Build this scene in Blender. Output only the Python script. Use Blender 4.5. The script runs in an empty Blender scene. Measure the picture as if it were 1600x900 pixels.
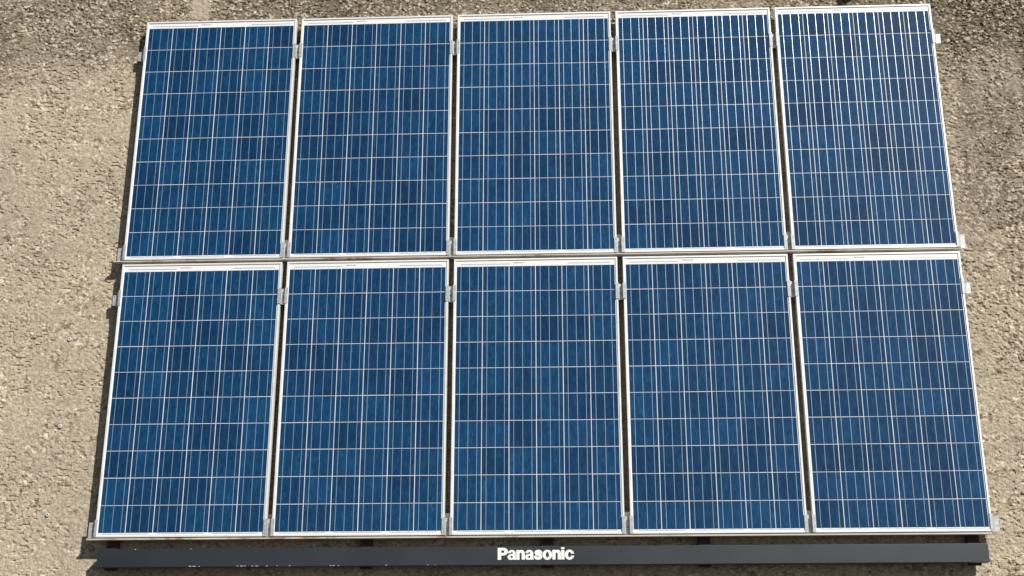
import bpy, bmesh, math, random
import numpy as np
from mathutils import Vector, Matrix

random.seed(7)
scene = bpy.context.scene
COL = scene.collection
R = math.radians

# ------------------------------------------------------------------ camera
# world: the fronts of the panel frames lie in y = 0, z = 0 is the top of the
# upper row of cells, the wall is behind (y ~ 0.09), the viewer stands at -y
GROUND = -6.0
cam_d = bpy.data.cameras.new('camera')
cam = bpy.data.objects.new('camera', cam_d)
COL.objects.link(cam)
cam_d.sensor_width = 36.0
cam_d.lens = 2048.43 / 1600 * 36.0
cam_d.clip_end = 4000
cam_d.clip_start = 0.05
cam_rot = (Matrix.Rotation(0.044799, 4, 'Z') @ Matrix.Rotation(0.333662, 4, 'X')
           @ Matrix.Rotation(0.0002, 4, 'Y') @ Matrix.Rotation(math.pi / 2, 4, 'X'))
cam.matrix_world = Matrix.Translation((0.19142, -7.42784, -4.40762)) @ cam_rot
scene.camera = cam

# ------------------------------------------------------------------ sky and sun
to_sun = Vector((0.84, -1.0, 0.96)).normalized()
sun_el = math.asin(to_sun.z)
sun_az = math.atan2(to_sun.x, to_sun.y)
world = bpy.data.worlds.new('World')
scene.world = world
world.use_nodes = True
wn = world.node_tree
sky = wn.nodes.new('ShaderNodeTexSky')
sky.sky_type = 'NISHITA'
sky.sun_disc = False
sky.sun_elevation = sun_el
sky.sun_rotation = sun_az
sky.dust_density = 0.7
bg = wn.nodes['Background']
bg.inputs['Strength'].default_value = 0.05
wn.links.new(sky.outputs['Color'], bg.inputs['Color'])

sun_d = bpy.data.lights.new('sun', 'SUN')
sun_d.energy = 5.0
sun_d.angle = R(0.53)
sun_d.color = (1.0, 0.96, 0.90)
sun = bpy.data.objects.new('sun', sun_d)
sun.rotation_euler = to_sun.to_track_quat('Z', 'Y').to_euler()
sun.location = (6, -8, 7)
COL.objects.link(sun)

scene.view_settings.view_transform = 'Standard'
scene.view_settings.look = 'None'
scene.view_settings.exposure = 0.12
scene.view_settings.gamma = 1.0
scene.view_settings.use_curve_mapping = False


# ------------------------------------------------------------------ helpers
def new_mat(name, base=(.5, .5, .5), rough=.5, metal=0.0, **kw):
    m = bpy.data.materials.new(name)
    m.use_nodes = True
    b = m.node_tree.nodes['Principled BSDF']
    b.inputs['Base Color'].default_value = (*base, 1)
    b.inputs['Roughness'].default_value = rough
    b.inputs['Metallic'].default_value = metal
    for k, v in kw.items():
        b.inputs[k].default_value = v
    return m, m.node_tree, b


def node(nt, typ, **kw):
    n = nt.nodes.new(typ)
    for k, v in kw.items():
        if k.startswith('_'):
            n.inputs[k[1:].replace('_', ' ')].default_value = v
        else:
            setattr(n, k, v)
    return n


def ramp(nt, fac, stops):
    r = nt.nodes.new('ShaderNodeValToRGB')
    el = r.color_ramp.elements
    while len(el) < len(stops):
        el.new(0.5)
    for e, (p, c) in zip(el, stops):
        e.position = p
        e.color = (*c, 1) if len(c) == 3 else c
    nt.links.new(fac, r.inputs['Fac'])
    return r


def mixc(nt, fac, a, b, blend='MIX'):
    m = nt.nodes.new('ShaderNodeMix')
    m.data_type = 'RGBA'
    m.blend_type = blend
    for sock, v in ((m.inputs[0], fac), (m.inputs[6], a), (m.inputs[7], b)):
        if isinstance(v, bpy.types.NodeSocket):
            nt.links.new(v, sock)
        elif isinstance(v, (int, float)):
            sock.default_value = v
        else:
            sock.default_value = (*v, 1)
    return m.outputs[2]


def obj(name, mesh, mat=None, parent=None, loc=None, **props):
    if isinstance(mesh, bmesh.types.BMesh):
        me = bpy.data.meshes.new(name)
        mesh.to_mesh(me)
        mesh.free()
        mesh = me
    if mat is not None and not mesh.materials:
        mesh.materials.append(mat)
    o = bpy.data.objects.new(name, mesh)
    COL.objects.link(o)
    if parent is not None:
        o.parent = parent
    if loc is not None:
        o.location = loc
    for k, v in props.items():
        o[k] = v
    return o


def thing(name, label, cat, loc=(0, 0, 0), group=None):
    o = bpy.data.objects.new(name, None)
    o.empty_display_size = .2
    COL.objects.link(o)
    o.location = loc
    o['label'] = label
    o['category'] = cat
    if group:
        o['group'] = group
    return o


def box(bm, x0, x1, y0, y1, z0, z1, bev=0.0):
    vs = [bm.verts.new(p) for p in ((x0, y0, z0), (x1, y0, z0), (x1, y1, z0), (x0, y1, z0),
                                    (x0, y0, z1), (x1, y0, z1), (x1, y1, z1), (x0, y1, z1))]
    fs = [bm.faces.new([vs[i] for i in f]) for f in
          ((0, 1, 5, 4), (1, 2, 6, 5), (2, 3, 7, 6), (3, 0, 4, 7), (4, 5, 6, 7), (3, 2, 1, 0))]
    if bev:
        es = list({e for f in fs for e in f.edges})
        bmesh.ops.bevel(bm, geom=es, offset=bev, segments=2, affect='EDGES', profile=.5)
    return bm


def extrude_profile(bm, prof, z0, z1):
    """closed (x, y) profile extruded along z"""
    a = [bm.verts.new((x, y, z0)) for x, y in prof]
    b = [bm.verts.new((x, y, z1)) for x, y in prof]
    n = len(prof)
    for i in range(n):
        j = (i + 1) % n
        bm.faces.new((a[i], a[j], b[j], b[i]))
    bm.faces.new(list(reversed(a)))
    bm.faces.new(b)
    bmesh.ops.recalc_face_normals(bm, faces=bm.faces)
    return bm


# ------------------------------------------------------------------ wall relief
def hash2(ix, iz, seed):
    h = (ix.astype(np.int64) * 374761393 + iz.astype(np.int64) * 668265263 + seed * 974634777) & 0x7fffffff
    h = ((h ^ (h >> 13)) * 1274126177) & 0x7fffffff
    h = ((h ^ (h >> 16)) * 1103515245 + 12345) & 0x7fffffff
    return ((h >> 7) & 0xffff).astype(np.float32) / 65535.0


def vnoise(x, z, seed):
    ix, iz = np.floor(x), np.floor(z)
    fx, fz = x - ix, z - iz
    fx = fx * fx * (3 - 2 * fx)
    fz = fz * fz * (3 - 2 * fz)
    a, b = hash2(ix, iz, seed), hash2(ix + 1, iz, seed)
    c, d = hash2(ix, iz + 1, seed), hash2(ix + 1, iz + 1, seed)
    return (a * (1 - fx) + b * fx) * (1 - fz) + (c * (1 - fx) + d * fx) * fz


def fbm(x, z, seed, oct=4):
    s, a, t = 0, .5, 0
    for o in range(oct):
        s = s + a * vnoise(x * 2 ** o, z * 2 ** o, seed + o * 17)
        t += a
        a *= .5
    return s / t


def stones(x, z, size, seed, aspect=1.35):
    """jittered cells: each stone a tilted flake with its own height and shade"""
    u = x / (size * aspect)
    v = z / size
    # shear a little so that flakes are not axis aligned
    u, v = u + .25 * v, v - .12 * u
    iu, iv = np.floor(u), np.floor(v)
    best = np.full(x.shape, 9.0, np.float32)
    sec = np.full(x.shape, 9.0, np.float32)
    h = np.zeros(x.shape, np.float32)
    sh = np.zeros(x.shape, np.float32)
    for du in (-1, 0, 1):
        for dv in (-1, 0, 1):
            cu, cv = iu + du, iv + dv
            pu = u - (cu + .1 + .8 * hash2(cu, cv, seed))
            pv = v - (cv + .1 + .8 * hash2(cu, cv, seed + 1))
            d = pu * pu + pv * pv
            near = d < best
            sec = np.where(near, best, np.minimum(sec, d))
            best = np.where(near, d, best)
            r0 = hash2(cu, cv, seed + 2)
            hh = r0 + (hash2(cu, cv, seed + 3) - .5) * 1.3 * pu + (hash2(cu, cv, seed + 4) - .5) * 1.3 * pv
            h = np.where(near, hh, h)
            sh = np.where(near, hash2(cu, cv, seed + 5), sh)
    edge = np.clip((np.sqrt(sec) - np.sqrt(best)) * 5.0, 0, 1)
    return h, edge, sh


def sstep(a, b, x):
    t = np.clip((x - a) / (b - a), 0, 1)
    return t * t * (3 - 2 * t)


def wall_plane(z):
    return .08 - .02 * z / 3.3


def axis(lo, hi, step, far_lo, far_hi):
    mid = list(np.arange(lo, hi, step))
    out, s = [], step
    p = mid[-1]
    while p < far_hi:
        s = min(s * 1.35, 1.0)
        p = p + s
        out.append(min(p, far_hi))
    pre, s, p = [], step, mid[0]
    while p > far_lo:
        s = min(s * 1.35, 1.0)
        p = p - s
        pre.append(max(p, far_lo))
    return np.array(pre[::-1] + mid + out, np.float32)


def build_wall():
    xs = axis(-3.85, 3.45, .0056, -16, 16)
    zs = axis(-3.72, .5, .0056, GROUND - .3, 5.5)
    X, Z = np.meshgrid(xs, zs)
    # how bare the aggregate is: washed out at the top and to the right, more mortar lower left
    n1 = fbm(X * 1.3, Z * 1.3, 11)
    n2 = fbm(X * 4.0, Z * 4.0, 31)
    bare = sstep(-1.0, .25, Z + .55 * (n1 - .5) + .35 * (n2 - .5)) * .65 + sstep(1.5, 3.0, X + .5 * (n1 - .5)) * .4
    bare = np.clip(bare + .25 * (n2 - .5), 0, 1)
    h1, e1, s1 = stones(X + .02 * (n2 - .5), Z, .0185, 3)
    h2, e2, s2 = stones(X, Z + .01 * n2, .0115, 57, 1.2)
    big = fbm(X * 9, Z * 9, 71, 3)
    fine = fbm(X * 66 + 20 * Z, Z * 70 - 15 * X, 91, 2)
    cover = sstep(.45, .62, fbm(X * 14, Z * 17, 131, 3) - .22 * bare + .15)     # mortar skin over stones
    rel = (h1 - .5) * e1 * (.0036 + .0036 * bare) * (1 - .55 * cover) + (h2 - .5) * e2 * (.0030 + .0018 * bare) * (1 - .25 * cover) + (big - .5) * .0030 + (fine - .5) * .0038
    pit = sstep(.69, .77, vnoise(X * 48 + 9 * Z, Z * 84, 211)) * sstep(.35, .6, vnoise(X * 8, Z * 8, 223))
    rel = rel * (.85 + .5 * bare) - pit * .0055
    # cast band above the first panel is smoother
    band = sstep(-2.29, -2.25, X + .02 * (n2 - .5)) * (1 - sstep(-2.17, -2.13, X + .02 * (n2 - .5))) * sstep(.08, .14, Z)
    rel = rel * (1 - .6 * band)
    far = np.clip(np.maximum(np.abs(X) - 4.2, 0) + np.maximum(-4.1 - Z, 0) + np.maximum(Z - .9, 0), 0, 1)
    rel = rel * (1 - far)
    Y = wall_plane(Z) - rel
    nz, nx = X.shape
    co = np.stack([X, Y, Z], -1).reshape(-1, 3).astype(np.float32)
    idx = np.arange(nx * nz).reshape(nz, nx)
    q = np.stack([idx[:-1, :-1], idx[:-1, 1:], idx[1:, 1:], idx[1:, :-1]], -1).reshape(-1, 4)
    me = bpy.data.meshes.new('concrete_wall')
    me.vertices.add(len(co))
    me.vertices.foreach_set('co', co.ravel())
    me.loops.add(q.size)
    me.loops.foreach_set('vertex_index', q.ravel().astype(np.int32))
    me.polygons.add(len(q))
    me.polygons.foreach_set('loop_start', np.arange(0, q.size, 4, dtype=np.int32))
    me.polygons.foreach_set('use_smooth', np.zeros(len(q), bool))
    me.update()
    # colour of the stuff itself: stone shade, mortar, weather stains
    shade = np.clip(.5 + ((s1 - .5) * (1 - .8 * cover) * .75 + (s2 - .5) * .95), 0, 1)
    stain = sstep(-.46, -.10, Z + .35 * (n1 - .5) + .25 * (n2 - .5)) * .75
    stain = stain * (.45 + 1.1 * n1) + .50 * sstep(1.9, 2.9, X) * sstep(-3.0, -.6, Z) * (.4 + n2)
    blot = sstep(.55, .75, fbm(X * 2.2, Z * 3.0, 301)) * .35 * sstep(-2.2, -.4, Z) + .55 * sstep(.5, .75, fbm(X * 5, Z * .55, 341)) * sstep(2.3, 2.7, X) * sstep(-1.9, -.7, Z)
    stain = np.clip(stain + blot, 0, 1)
    streak = np.exp(-((X - (3.02 - .04 * (Z + .3))) / .018) ** 2) * sstep(-.75, -.5, Z) * (1 - sstep(-.32, -.2, Z))
    pale = np.clip(band * .8 + streak * .55, 0, 1) * (.6 + .6 * n2)
    for nm, arr in (('shade', shade), ('stain', stain), ('pale', pale), ('cover', cover), ('speck', s2)):
        a = me.attributes.new(nm, 'FLOAT', 'POINT')
        a.data.foreach_set('value', np.ascontiguousarray(arr, np.float32).ravel())
    return me


def wall_material():
    m, nt, b = new_mat('rough_concrete', rough=.9)
    b.inputs['Specular IOR Level'].default_value = .25

    def at(n):
        return node(nt, 'ShaderNodeAttribute', attribute_name=n).outputs['Fac']
    tc = node(nt, 'ShaderNodeTexCoord')
    stone = ramp(nt, at('shade'), [(0, (.19, .160, .118)), (.25, (.31, .270, .208)), (.5, (.41, .360, .280)),
                                   (.75, (.48, .428, .340)), (1, (.64, .58, .48))])
    mortar = (.405, .358, .285)
    c = mixc(nt, .5, stone.outputs[0], mortar)
    cm = node(nt, 'ShaderNodeMath', operation='MULTIPLY')
    nt.links.new(at('cover'), cm.inputs[0])
    cm.inputs[1].default_value = .55
    c = mixc(nt, cm.outputs[0], stone.outputs[0], mortar)
    ns = node(nt, 'ShaderNodeTexNoise', _Scale=140.0, _Detail=3.0)
    nt.links.new(tc.outputs['Object'], ns.inputs['Vector'])
    r = ramp(nt, ns.outputs['Fac'], [(.3, (.72, .72, .72)), (.5, (1, 1, 1)), (.72, (1.22, 1.2, 1.16))])
    c = mixc(nt, 1.0, c, r.outputs[0], 'MULTIPLY')
    nb = node(nt, 'ShaderNodeTexNoise', _Scale=1.1, _Detail=5.0)
    nt.links.new(tc.outputs['Object'], nb.inputs['Vector'])
    r2 = ramp(nt, nb.outputs['Fac'], [(.3, (.86, .86, .87)), (.7, (1.1, 1.09, 1.06))])
    c = mixc(nt, 1.0, c, r2.outputs[0], 'MULTIPLY')
    clean = c
    c = mixc(nt, at('stain'), c, (.44, .425, .41), 'MULTIPLY')
    # a few of the stones stay clean and catch the eye
    sp = ramp(nt, at('speck'), [(.74, (0, 0, 0)), (.84, (.75, .75, .75))])
    c = mixc(nt, sp.outputs[0], c, clean)
    c = mixc(nt, at('pale'), c, (.42, .375, .30))
    c = mixc(nt, 1.0, c, (1.08, 1.045, 1.0), 'MULTIPLY')
    nt.links.new(c, b.inputs['Base Color'])
    bump = node(nt, 'ShaderNodeBump', _Strength=.45, _Distance=.004)
    n3 = node(nt, 'ShaderNodeTexNoise', _Scale=260.0, _Detail=3.0)
    nt.links.new(tc.outputs['Object'], n3.inputs['Vector'])
    nt.links.new(n3.outputs['Fac'], bump.inputs['Height'])
    nt.links.new(bump.outputs['Normal'], b.inputs['Normal'])
    return m


# ------------------------------------------------------------------ materials
def cell_material():
    m, nt, b = new_mat('polycrystalline_cell', rough=.42)
    b.inputs['Specular IOR Level'].default_value = .1
    b.inputs['Coat Weight'].default_value = 1.0
    b.inputs['Coat Roughness'].default_value = .085
    b.inputs['Coat IOR'].default_value = 1.38
    tc = node(nt, 'ShaderNodeTexCoord')
    oi = node(nt, 'ShaderNodeObjectInfo')
    base = ramp(nt, oi.outputs['Random'], [(0, (.0024, .032, .090)), (.35, (.0028, .040, .107)),
                                           (.7, (.0034, .047, .122)), (1, (.0042, .051, .136))])
    off = node(nt, 'ShaderNodeVectorMath', operation='SCALE')
    comb = node(nt, 'ShaderNodeCombineXYZ', _X=7.0, _Y=3.0, _Z=11.0)
    nt.links.new(comb.outputs[0], off.inputs[0])
    nt.links.new(oi.outputs['Random'], off.inputs['Scale'])
    add = node(nt, 'ShaderNodeVectorMath', operation='ADD')
    nt.links.new(tc.outputs['Object'], add.inputs[0])
    nt.links.new(off.outputs[0], add.inputs[1])
    mp = node(nt, 'ShaderNodeMapping')
    mp.inputs['Scale'].default_value = (1.0, 1.0, .28)
    nt.links.new(add.outputs[0], mp.inputs['Vector'])
    vo = node(nt, 'ShaderNodeTexVoronoi', _Scale=105.0)
    nt.links.new(mp.outputs[0], vo.inputs['Vector'])
    sep = node(nt, 'ShaderNodeSeparateColor')
    nt.links.new(vo.outputs['Color'], sep.inputs[0])
    g = ramp(nt, sep.outputs[0], [(0, (.60, .70, .80)), (.5, (.94, .97, 1.0)), (.9, (1.14, 1.16, 1.12)), (1, (1.7, 1.5, 1.35))])
    c = mixc(nt, 1.0, base.outputs[0], g.outputs[0], 'MULTIPLY')
    n2 = node(nt, 'ShaderNodeTexNoise', _Scale=16.0, _Detail=2.0)
    nt.links.new(mp.outputs[0], n2.inputs['Vector'])
    g2 = ramp(nt, n2.outputs['Fac'], [(.3, (.9, .91, .93)), (.7, (1.1, 1.09, 1.07))])
    c = mixc(nt, 1.0, c, g2.outputs[0], 'MULTIPLY')
    nt.links.new(c, b.inputs['Base Color'])
    return m


M = {}
M['cell'] = cell_material()
M['ribbon'], _nt, _b = new_mat('tinned_ribbon', (.58, .69, .77), .26, .62)
_b.inputs['Coat Weight'].default_value = .6
_b.inputs['Coat Roughness'].default_value = .1
M['sheet'], _nt, _b = new_mat('white_backsheet', (.80, .80, .79), .5)
_b.inputs['Coat Weight'].default_value = .8
_b.inputs['Coat Roughness'].default_value = .1
M['print'], _, _ = new_mat('grey_ink', (.22, .17, .16), .6)

M['alu'], nt, b = new_mat('anodised_aluminium', (.78, .78, .76), .42, .25)
tc = node(nt, 'ShaderNodeTexCoord')
nz = node(nt, 'ShaderNodeTexNoise', _Scale=9.0, _Detail=6.0)
nt.links.new(tc.outputs['Object'], nz.inputs['Vector'])
r = ramp(nt, nz.outputs['Fac'], [(.3, (.62, .61, .58)), (.48, (.80, .80, .78)), (.7, (.84, .84, .83))])
nt.links.new(r.outputs[0], b.inputs['Base Color'])
r = ramp(nt, nz.outputs['Fac'], [(.3, (.6, .6, .6)), (.7, (.34, .34, .34))])
nt.links.new(r.outputs[0], b.inputs['Roughness'])

M['clamp'], nt, b = new_mat('mill_aluminium', (.50, .51, .51), .5, .4)
tc = node(nt, 'ShaderNodeTexCoord')
nz = node(nt, 'ShaderNodeTexNoise', _Scale=60.0, _Detail=4.0)
nt.links.new(tc.outputs['Object'], nz.inputs['Vector'])
r = ramp(nt, nz.outputs['Fac'], [(.32, (.36, .36, .35)), (.5, (.49, .50, .50)), (.7, (.56, .57, .57))])
nt.links.new(r.outputs[0], b.inputs['Base Color'])
M['bolt'], _, _ = new_mat('steel_bolt', (.42, .42, .41), .35, .8)

M['rail'], nt, b = new_mat('weathered_cream_paint', rough=.6)
tc = node(nt, 'ShaderNodeTexCoord')
nz = node(nt, 'ShaderNodeTexNoise', _Scale=2.3, _Detail=7.0, _Roughness=.68)
nt.links.new(tc.outputs['Object'], nz.inputs['Vector'])
r = ramp(nt, nz.outputs['Fac'], [(.34, (.10, .042, .018)), (.40, (.32, .21, .14)), (.46, (.48, .43, .35)), (.62, (.58, .55, .48))])
nt.links.new(r.outputs[0], b.inputs['Base Color'])

M['post'], nt, b = new_mat('red_oxide_steel', rough=.7)
tc = node(nt, 'ShaderNodeTexCoord')
nz = node(nt, 'ShaderNodeTexNoise', _Scale=14.0, _Detail=5.0)
nt.links.new(tc.outputs['Object'], nz.inputs['Vector'])
r = ramp(nt, nz.outputs['Fac'], [(.35, (.030, .008, .007)), (.65, (.05, .013, .010))])
nt.links.new(r.outputs[0], b.inputs['Base Color'])

M['sign'], nt, b = new_mat('slate_grey_paint', (.012, .017, .023), .45)
b.inputs['Specular IOR Level'].default_value = .95
tc = node(nt, 'ShaderNodeTexCoord')
nz = node(nt, 'ShaderNodeTexNoise', _Scale=3.0, _Detail=6.0)
nt.links.new(tc.outputs['Object'], nz.inputs['Vector'])
r = ramp(nt, nz.outputs['Fac'], [(.3, (.005, .009, .014)), (.7, (.009, .014, .020))])
nt.links.new(r.outputs[0], b.inputs['Base Color'])
r = ramp(nt, nz.outputs['Fac'], [(.3, (.43, .43, .43)), (.7, (.48, .48, .48))])
nt.links.new(r.outputs[0], b.inputs['Roughness'])
M['white'], _, _ = new_mat('white_letter', (.84, .84, .82), .45)
M['chip'], _, _ = new_mat('bare_primer', (.58, .55, .47), .8)
M['washer'], _, _ = new_mat('galvanised_washer', (.72, .71, .68), .5, .3)
M['hole'], _, _ = new_mat('dark_hole', (.02, .018, .015), .9)
M['pipe'], nt, b = new_mat('dark_brown_pipe', (.03, .022, .018), .5)

# ------------------------------------------------------------------ ground
m, nt, b = new_mat('worn_asphalt', rough=.9)
tc = node(nt, 'ShaderNodeTexCoord')
nz = node(nt, 'ShaderNodeTexNoise', _Scale=30.0, _Detail=6.0)
nt.links.new(tc.outputs['Object'], nz.inputs['Vector'])
r = ramp(nt, nz.outputs['Fac'], [(.3, (.038, .037, .034)), (.7, (.07, .068, .064))])
nt.links.new(r.outputs[0], b.inputs['Base Color'])
bm = bmesh.new()
bmesh.ops.create_grid(bm, x_segments=2, y_segments=2, size=1500)
obj('ground', bm, m, None, (0, 0, GROUND), kind='structure')

# ------------------------------------------------------------------ the wall
wall = obj('concrete_wall', build_wall(), wall_material(),
           label='rough beige concrete wall with exposed aggregate, stained darker along its top', category='wall')


def wall_y(x, z):
    return wall_plane(z)


# single stones of the aggregate that stand out of the mortar, joined (far too many to count)
def aggregate():
    rr = np.random.RandomState(4)
    bm = bmesh.new()
    bmesh.ops.create_icosphere(bm, subdivisions=2, radius=1)
    ico = np.array([v.co[:] for v in bm.verts], np.float32)
    tri = np.array([[v.index for v in f.verts] for f in bm.faces], np.int32)
    bm.free()
    spots = []
    while len(spots) < 2000:
        x, z = rr.uniform(-4.1, 3.7), rr.uniform(-3.9, .7)
        if -2.40 < x < 2.36 and -3.38 < z < -.10:
            continue
        keep = .04 + .9 * max(0, min(1, (z + 1.1) / 1.2)) * .8 + .9 * max(0, min(1, (x - 1.8) / .9)) * .22
        if -2.27 < x < -2.14 and z > .05:
            keep = .05
        if rr.uniform() < keep:
            spots.append((x, z))
    vs, fs, sh, n = [], [], [], len(ico)
    for k, (x, z) in enumerate(spots):
        r = rr.uniform(.0045, .0105) * (1.0 if rr.uniform() < .9 else 1.35)
        p = ico * (1 + .22 * rr.uniform(-1, 1, (n, 1)))
        p = p * np.array([rr.uniform(.9, 1.6), rr.uniform(.16, .30), rr.uniform(.7, 1.0)])
        a = rr.uniform(-.9, .9)
        c, q = math.cos(a), math.sin(a)
        p = np.stack([p[:, 0] * c - p[:, 2] * q, p[:, 1], p[:, 0] * q + p[:, 2] * c], -1) * r
        vs.append(p + np.array([x, wall_plane(z) - .0012 - .10 * r, z]))
        fs.append(tri + k * n)
        sh.append(np.full(n, rr.uniform()))
    vs, fs, sh = np.concatenate(vs), np.concatenate(fs), np.concatenate(sh)
    me = bpy.data.meshes.new('aggregate_stones')
    me.from_pydata(vs.tolist(), [], fs.tolist())
    at = me.attributes.new('shade', 'FLOAT', 'POINT')
    at.data.foreach_set('value', sh.astype(np.float32))
    m, nt, b = new_mat('pebble_stone', rough=.75)
    n_at = node(nt, 'ShaderNodeAttribute', attribute_name='shade')
    r = ramp(nt, n_at.outputs['Fac'], [(0, (.20, .165, .12)), (.3, (.34, .29, .22)), (.75, (.44, .385, .30)), (1, (.60, .54, .44))])
    nt.links.new(r.outputs[0], b.inputs['Base Color'])
    o = obj('aggregate_stones', me, m, wall)
    o['kind'] = 'stuff'


aggregate()

# drilled anchor fixings in the wall
def washer_mesh():
    bm = bmesh.new()
    n = 14
    rings = []
    for rr, y in ((.0115, .004), (.0115, -.002), (.0045, -.003), (.0045, .004)):
        rings.append([bm.verts.new((rr * math.cos(2 * math.pi * i / n), y, rr * math.sin(2 * math.pi * i / n))) for i in range(n)])
    for a, bb in zip(rings, rings[1:]):
        for i in range(n):
            j = (i + 1) % n
            bm.faces.new((a[i], a[j], bb[j], bb[i]))
    bmesh.ops.recalc_face_normals(bm, faces=bm.faces)
    me = bpy.data.meshes.new('anchor_washer')
    bm.to_mesh(me)
    bm.free()
    return me


wm = washer_mesh()
bm = bmesh.new()
bmesh.ops.create_circle(bm, cap_ends=True, radius=.006, segments=12)
bmesh.ops.rotate(bm, verts=bm.verts, matrix=Matrix.Rotation(math.pi / 2, 3, 'X'))
hm = bpy.data.meshes.new('anchor_hole')
bm.to_mesh(hm)
bm.free()
for x, z in ((-2.839, -2.627), (-2.855, -3.153), (-2.842, -2.087)):
    y = wall_y(x, z) - .007
    w = obj('anchor_washer', wm, M['washer'], wall, (x, y, z))
    obj('anchor_hole', hm, M['hole'], w, (0, .0015, 0))

# ------------------------------------------------------------------ solar panels
GW, GH, PITCH = .951, 1.587, .159
PX, PZ = 1.01897, 1.68867
SIDE, TOPM, BOTM, THICK = .0175, .049, .0255, .036
LIP = .0115
HW = GW / 2 + SIDE
PH = GH + TOPM + BOTM                    # height of a panel; local origin = bottom centre, y = frame front
ZC = BOTM + GH                           # local z of the top of the cell field


def frame_mesh():
    prof = [(0, .0010), (.0010, 0), (LIP - .0008, 0), (LIP, .0008), (LIP, THICK), (0, THICK)]
    bm = bmesh.new()
    rings = []
    for sx, sz in ((-1, 0), (1, 0), (1, 1), (-1, 1)):
        ring = []
        for d, y in prof:
            ring.append(bm.verts.new((sx * (HW - d), y, d if sz == 0 else PH - d)))
        rings.append(ring)
    n = len(prof)
    for k in range(4):
        a, bb = rings[k], rings[(k + 1) % 4]
        for i in range(n):
            j = (i + 1) % n
            bm.faces.new((a[i], bb[i], bb[j], a[j]))
    bmesh.ops.recalc_face_normals(bm, faces=bm.faces)
    me = bpy.data.meshes.new('frame')
    bm.to_mesh(me)
    bm.free()
    me.materials.append(M['alu'])
    return me


def sheet_mesh():
    bm = box(bmesh.new(), -HW + LIP - .0006, HW - LIP + .0006, .0046, .0090, LIP - .0006, PH - LIP + .0006)
    me = bpy.data.meshes.new('backsheet')
    bm.to_mesh(me)
    bm.free()
    me.materials.append(M['sheet'])
    return me


CW, CH = PITCH - .0040, PITCH - .0033


def cell_mesh():
    bm = box(bmesh.new(), -CW / 2, CW / 2, 0, .0010, -CH / 2, CH / 2)
    me = bpy.data.meshes.new('cell')
    bm.to_mesh(me)
    bm.free()
    me.materials.append(M['cell'])
    return me


def ribbon_mesh(length, width, rise, vertical=True, name='busbar'):
    """thin tinned ribbon with a slightly crowned face"""
    bm = bmesh.new()
    n = 6
    rows = []
    for s in (0, 1):
        row = []
        for i in range(n + 1):
            t = i / n * 2 - 1
            w, d = t * width / 2, -rise * (1 - t * t)
            p = (w, d, s * length) if vertical else (s * length, d, w)
            row.append(bm.verts.new(p))
        rows.append(row)
    for i in range(n):
        f = bm.faces.new((rows[0][i], rows[0][i + 1], rows[1][i + 1], rows[1][i]))
        f.smooth = True
    bmesh.ops.recalc_face_normals(bm, faces=bm.faces)
    bm.normal_update()
    if bm.faces[:][0].normal.y > 0:
        bmesh.ops.reverse_faces(bm, faces=bm.faces)
    me = bpy.data.meshes.new(name)
    bm.to_mesh(me)
    bm.free()
    me.materials.append(M['ribbon'])
    return me


def print_mesh():
    bm = bmesh.new()
    rr = random.Random(3)
    x = 0
    while x < .058:
        w = rr.uniform(.0025, .0048)
        h = rr.uniform(.0050, .0062)
        box(bm, x, x + w, 0, .0003, 0, h)
        x += w + rr.uniform(.0010, .0026)
    me = bpy.data.meshes.new('serial_print')
    bm.to_mesh(me)
    bm.free()
    me.materials.append(M['print'])
    return me


fm, sm, cm_, pm = frame_mesh(), sheet_mesh(), cell_mesh(), print_mesh()
bus = ribbon_mesh(GH + .010, .0023, .00018)
st_long = ribbon_mesh(GW * .31, .0045, .0002, False, 'string_ribbon')
st_short = ribbon_mesh(GW * .27, .0045, .0002, False, 'string_ribbon')
st_low = ribbon_mesh(.262, .0038, .0002, False, 'string_ribbon')

WORD_COL = ['leftmost', 'second from left', 'middle', 'second from right', 'rightmost']
NEXT = {(0, 0): 'its top left corner under the pale strip of wall', (0, 4): 'its wires glinting brightly, just below the dark pipe',
        (1, 0): 'standing above the dark left end of the sign board', (1, 2): 'standing above the white lettering of the sign'}


def make_panel(c, r):
    place = WORD_COL[c]
    row = 'upper' if r == 0 else 'lower'
    lab = f'blue solar panel, {place} of the five in the {row} row'
    if (r, c) in NEXT:
        lab = f'{place} {row} blue solar panel, ' + NEXT[(r, c)]
    rnd = random.Random(c * 10 + r)
    x = (c - 2) * PX
    z = -r * PZ - GH - BOTM
    root = thing('solar_panel', lab, 'solar panel', (x, 0, z), 'solar panels mounted in two rows on the wall')
    root.rotation_euler = (rnd.uniform(-.0012, .0012), 0, rnd.uniform(-.0022, .0022))
    obj('frame', fm, None, root)
    obj('backsheet', sm, None, root)
    for i in range(6):
        for j in range(10):
            cx = -GW / 2 + PITCH * i + (PITCH - .003) / 2 + rnd.uniform(-.0004, .0004)
            cz = ZC - PITCH * j - (PITCH - .003) / 2 + rnd.uniform(-.0004, .0004)
            obj('cell', cm_, None, root, (cx, .0039, cz))
        for k in (1, 3, 5):
            bx = -GW / 2 + PITCH * i + (PITCH - .003) * k / 6 + rnd.uniform(-.0005, .0005)
            obj('busbar', bus, None, root, (bx, .00375, BOTM - .005))
    y = .0044
    zl, zu = ZC + TOPM * .30, ZC + TOPM * .36
    obj('string_ribbon', st_long, None, root, (-GW / 2 + .025, y, zl))
    obj('string_ribbon', st_short, None, root, (GW / 2 - .025 - GW * .27, y, zl))
    for k in range(3):
        obj('string_ribbon', st_low, None, root, (-GW / 2 + .0265 + k * .318, y, BOTM * .72))
    obj('serial_print', pm, None, root, (-GW / 2 + GW * .36, .0043, ZC + TOPM * .40 - .001))
    return root


for r_ in range(2):
    for c_ in range(5):
        make_panel(c_, r_)

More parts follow.
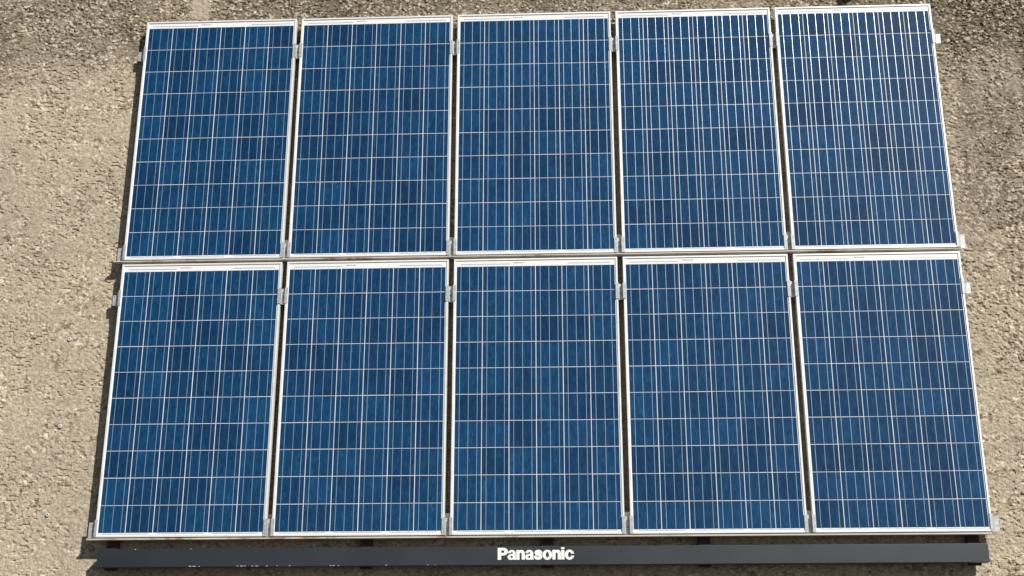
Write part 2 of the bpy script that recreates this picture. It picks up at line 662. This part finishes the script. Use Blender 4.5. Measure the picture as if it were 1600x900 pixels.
# ------------------------------------------------------------------ mounting rack
rack = thing('mounting_rack', 'cream steel rails, red posts and aluminium clamps holding the solar panels to the wall',
             'mounting rack', (0, .06, -3.5))


def rpart(name, bm, mat, parent=rack, at=None):
    """part given in world coordinates"""
    o = obj(name, bm, mat, parent)
    if at is None:
        at = Vector((0, 0, 0))
    o.location = Vector(at) - Vector(rack.location)
    return o


for zt, x0, x1, hh in ((-1.6165, -2.592, 2.535, .0068), (-3.3065, -2.577, 2.522, .0088)):
    bm = bmesh.new()
    box(bm, x0, x1, .002, .0395, zt - hh, zt)
    box(bm, -2.50, 2.50, .0400, .0450, zt - hh + .001, zt + .135)
    rpart('rail', bm, M['rail'])
for zt in (-.11, -1.785):
    bm = bmesh.new()
    box(bm, -2.50, 2.50, .0400, .0450, zt - .09, zt - .05)
    rpart('rail', bm, M['rail'])
for x in (-2.437, -.972, .055, .938, 2.430):
    bm = bmesh.new()
    box(bm, x - .034, x + .034, .0460, .0790, -3.480, -.10, .003)
    rpart('post', bm, M['post'])


# clamps
def hat(bm, z0, z1):
    t = .0022
    w, u, d = .0305, .0125, .024
    pr = [(-w, -.0005), (-w, -.0005 - t), (-u, -.0005 - t), (-u, d - t), (u, d - t), (u, -.0005 - t), (w, -.0005 - t), (w, -.0005),
          (u + t, -.0005), (u + t, d), (-u - t, d), (-u - t, -.0005)]
    # wings
    extrude_profile(bm, pr, z0, z1)
    return bm


def bolt_bm():
    bm = bmesh.new()
    bmesh.ops.create_cone(bm, cap_ends=True, segments=6, radius1=.0062, radius2=.0060, depth=.006)
    bmesh.ops.rotate(bm, verts=bm.verts, matrix=Matrix.Rotation(math.pi / 2, 3, 'X'))
    return bm


hat_me = bpy.data.meshes.new('mid_clamp')
bm = hat(bmesh.new(), -.05, .05)
bm.to_mesh(hat_me)
bm.free()
hat_me.materials.append(M['clamp'])
bolt_me = bpy.data.meshes.new('bolt')
bm = bolt_bm()
bm.to_mesh(bolt_me)
bm.free()
bolt_me.materials.append(M['bolt'])


def end_clamp_mesh(side, full):
    """wing on the frame, sloping web outside it, flat foot further out"""
    t = .0022
    bm = bmesh.new()
    e = -.0005
    pr = [(-.011, e), (-.011, e - t), (.0030, e - t), (.020, .026), (.022, .028), (.017, .029), (.001, e)]
    pr = [(side * a, bb) for a, bb in pr]
    extrude_profile(bm, pr, -.05, .05)
    f = [(side * .0205, .0262), (side * .047, .0262), (side * .047, .0290), (side * .0205, .0290)]
    extrude_profile(bm, f, -.0502 if full else -.040, .0502 - .012 if full else .026)
    me = bpy.data.meshes.new('end_clamp')
    bm.to_mesh(me)
    bm.free()
    me.materials.append(M['clamp'])
    return me


ends = {(s, f): end_clamp_mesh(s, f) for s in (-1, 1) for f in (False, True)}
for row in range(2):
    ztop = -row * PZ
    zb = ztop - GH - BOTM
    for zc, full in ((ztop - (.182 if row == 0 else .168), False), (zb + .051, True)):
        for k in range(6):
            x = (k - 2.5) * PX
            if k in (0, 5):
                s = -1 if k == 0 else 1
                x = s * (2 * PX + HW)
                rpart('end_clamp', ends[(s, full)], None, rack, (x, 0, zc))
            else:
                o = rpart('mid_clamp', hat_me, None, rack, (x, 0, zc))
                obj('bolt', bolt_me, None, o, (.001, .0195, -.004))

# ------------------------------------------------------------------ sign board
SX0, SX1, SZ0, SZ1, SY = -2.4995, 2.490, -3.4705, -3.3690, -.012
sign = thing('sign_board', 'long slate grey sign board with white Panasonic lettering under the solar panels', 'sign',
             (0, SY, SZ0))


def spart(name, mesh, mat):
    return obj(name, mesh, mat, sign, -Vector(sign.location))


bm = box(bmesh.new(), SX0, SX1, SY, .045, SZ0, SZ1, .0012)
spart('board', bm, M['sign'])

# chipped paint along the edges
bm = bmesh.new()
rr = random.Random(5)


def chip(px, top, w, hgt):
    x = -2.4995 + (px - 151) / (1545 - 151) * 4.99
    zz = (SZ1 - .004) if top else SZ0
    n = 7
    f = []
    for i in range(n):
        a = 2 * math.pi * i / n
        q = rr.uniform(.6, 1.1)
        f.append((x + w * .5 * q * math.cos(a), zz + .002 + hgt * .5 * q * math.sin(a)))
    a = [bm.verts.new((u, SY - .0008, v)) for u, v in f]
    bb = [bm.verts.new((u, SY + .003, v)) for u, v in f]
    bm.faces.new(a)
    for i in range(n):
        j = (i + 1) % n
        bm.faces.new((a[j], a[i], bb[i], bb[j]))


for px, w in ((302, .022), (308, .030), (316, .010), (377, .016), (384, .026), (389, .012), (401, .020), (408, .026), (424, .016), (440, .010),
              (460, .012), (525, .014), (530, .018), (537, .012), (613, .016), (678, .010), (690, .006)):
    chip(px, False, w * .9, .0038)
for px, w in ((212, .014), (301, .010)):
    chip(px, True, w * .8, .0042)
bmesh.ops.recalc_face_normals(bm, faces=bm.faces)
o = spart('chipped_paint', bm, M['chip'])
o['kind'] = 'stuff'

# lettering
X0, X1, ZB, ZT = -.2215, .2065, -3.4430, -3.3765
def ell(x, y, cx, cy, rx, ry):
    return (np.sqrt(((x - cx) / rx) ** 2 + ((y - cy) / ry) ** 2) - 1) * min(rx, ry)


def rec(x, y, x0, x1, y0, y1):
    return np.maximum(np.maximum(x0 - x, x - x1), np.maximum(y0 - y, y - y1))


def path(x, y, pts, r):
    d = np.full(x.shape, 9.0)
    for (ax, ay), (bx, by) in zip(pts, pts[1:]):
        t = np.clip(((x - ax) * (bx - ax) + (y - ay) * (by - ay)) / ((bx - ax) ** 2 + (by - ay) ** 2), 0, 1)
        d = np.minimum(d, np.hypot(x - ax - t * (bx - ax), y - ay - t * (by - ay)))
    return d - r


def glyph(ch, x, y):
    """outline of a heavy grotesque letter (cap height 1) as a distance field, negative inside"""
    U = lambda *a: np.minimum.reduce(a)
    cut = lambda a, *b: np.maximum.reduce([a] + [-q for q in b])
    if ch == 'P':
        return cut(U(rec(x, y, 0, .30, 0, 1), rec(x, y, 0, .50, .36, 1), ell(x, y, .50, .68, .36, .32)),
                   rec(x, y, .30, .46, .575, .785), ell(x, y, .46, .68, .105, .105))
    if ch == 'o':
        return cut(ell(x, y, .41, .395, .41, .42), ell(x, y, .41, .395, .135, .235))
    if ch == 'n':
        body = U(rec(x, y, 0, .27, 0, .80), rec(x, y, 0, .72, 0, .50), ell(x, y, .43, .50, .29, .315))
        return cut(body, U(rec(x, y, .27, .45, -1, .46), ell(x, y, .36, .46, .09, .125)))
    if ch == 'i':
        return U(rec(x, y, 0, .28, 0, .80), rec(x, y, 0, .28, .865, 1.02))
    if ch == 'c':
        return cut(ell(x, y, .40, .395, .40, .42), ell(x, y, .41, .395, .135, .23), rec(x, y, .43, 2, .315, .475))
    if ch == 'a':
        top = cut(ell(x, y, .36, .53, .335, .285), rec(x, y, -1, .43, -1, .545), ell(x, y, .35, .53, .085, .115))
        bowl = ell(x, y, .27, .225, .275, .24)
        bar = rec(x, y, .25, .50, .34, .475)
        body = U(top, bowl, bar, rec(x, y, .43, .695, .06, .54), rec(x, y, .45, .73, 0, .10))
        return cut(body, ell(x, y, .345, .235, .095, .095))
    if ch == 's':
        return path(x, y, [(.60, .565), (.53, .66), (.37, .70), (.21, .655), (.165, .565), (.24, .475), (.40, .42), (.55, .35),
                           (.595, .245), (.53, .145), (.37, .10), (.20, .13), (.12, .225)], .122)


def letter_mesh(ch, place):
    w = {'P': .88, 'o': .84, 'n': .74, 'i': .30, 'c': .82, 'a': .75, 's': .74}[ch]
    st = .020
    gx = np.arange(-.03, w + .05, st)
    gy = np.arange(-.06, 1.08, st)
    gxx, gyy = np.meshgrid(gx, gy)
    f = glyph(ch, gxx, gyy)
    f = np.where(np.abs(f) < 1e-5, 1e-5, f)
    bm = bmesh.new()
    cache = {}

    def vert(k, p):
        if k not in cache:
            cache[k] = bm.verts.new(place(*p))
        return cache[k]
    for j in range(len(gy) - 1):
        for i in range(len(gx) - 1):
            cs = [(i, j), (i + 1, j), (i + 1, j + 1), (i, j + 1)]
            vals = [f[q[1], q[0]] for q in cs]
            if min(vals) > 0:
                continue
            poly = []
            for k in range(4):
                a, b2 = cs[k], cs[(k + 1) % 4]
                va, vb = vals[k], vals[(k + 1) % 4]
                if va < 0:
                    poly.append(vert(a, (gx[a[0]], gy[a[1]])))
                if (va < 0) != (vb < 0):
                    t = va / (va - vb)
                    key = (min(a, b2), max(a, b2))
                    poly.append(vert(key, (gx[a[0]] + t * (gx[b2[0]] - gx[a[0]]), gy[a[1]] + t * (gy[b2[1]] - gy[a[1]]))))
            if len(poly) > 2:
                bm.faces.new(poly)
    rim = [e for e in bm.edges if len(e.link_faces) == 1]
    ext = bmesh.ops.extrude_edge_only(bm, edges=rim)
    for v in ext['geom']:
        if isinstance(v, bmesh.types.BMVert):
            v.co.y += .0030
    bmesh.ops.recalc_face_normals(bm, faces=bm.faces)
    me = bpy.data.meshes.new('letter')
    bm.to_mesh(me)
    bm.free()
    return me


adv = {'P': .845, 'a': .745, 'n': .745, 's': .735, 'o': .835, 'i': .305, 'c': .80}
tot = sum(adv[c] for c in 'Panasonic')
kx, kz = (X1 - X0) / tot, ZT - ZB
cur = 0
for ch in 'Panasonic':
    x_at = X0 + cur * kx
    me = letter_mesh(ch, lambda a, b2: (x_at + a * kx, SY - .0025, ZB + b2 * kz))
    spart('letter', me, M['white'])
    cur += adv[ch]

# ------------------------------------------------------------------ pipe above the array
pipe = thing('drain_pipe', 'dark brown pipe on the wall just above the rightmost upper solar panel', 'pipe', (2.017, .05, .108))
bm = bmesh.new()
bmesh.ops.create_cone(bm, cap_ends=True, segments=20, radius1=.022, radius2=.022, depth=1.4,
                      matrix=Matrix.Translation((0, -.005, .70)))
bm.faces.ensure_lookup_table()
for f in bm.faces:
    f.smooth = len(f.verts) == 4
obj('pipe', bm, M['pipe'], pipe)
for zz in (.02, .6, 1.2):
    bm = bmesh.new()
    bmesh.ops.create_cone(bm, cap_ends=True, segments=20, radius1=.029, radius2=.029, depth=.03,
                          matrix=Matrix.Translation((0, -.005, zz)))
    box(bm, -.012, .012, .0, .045, zz - .012, zz + .012)
    obj('bracket', bm, M['pipe'], pipe)
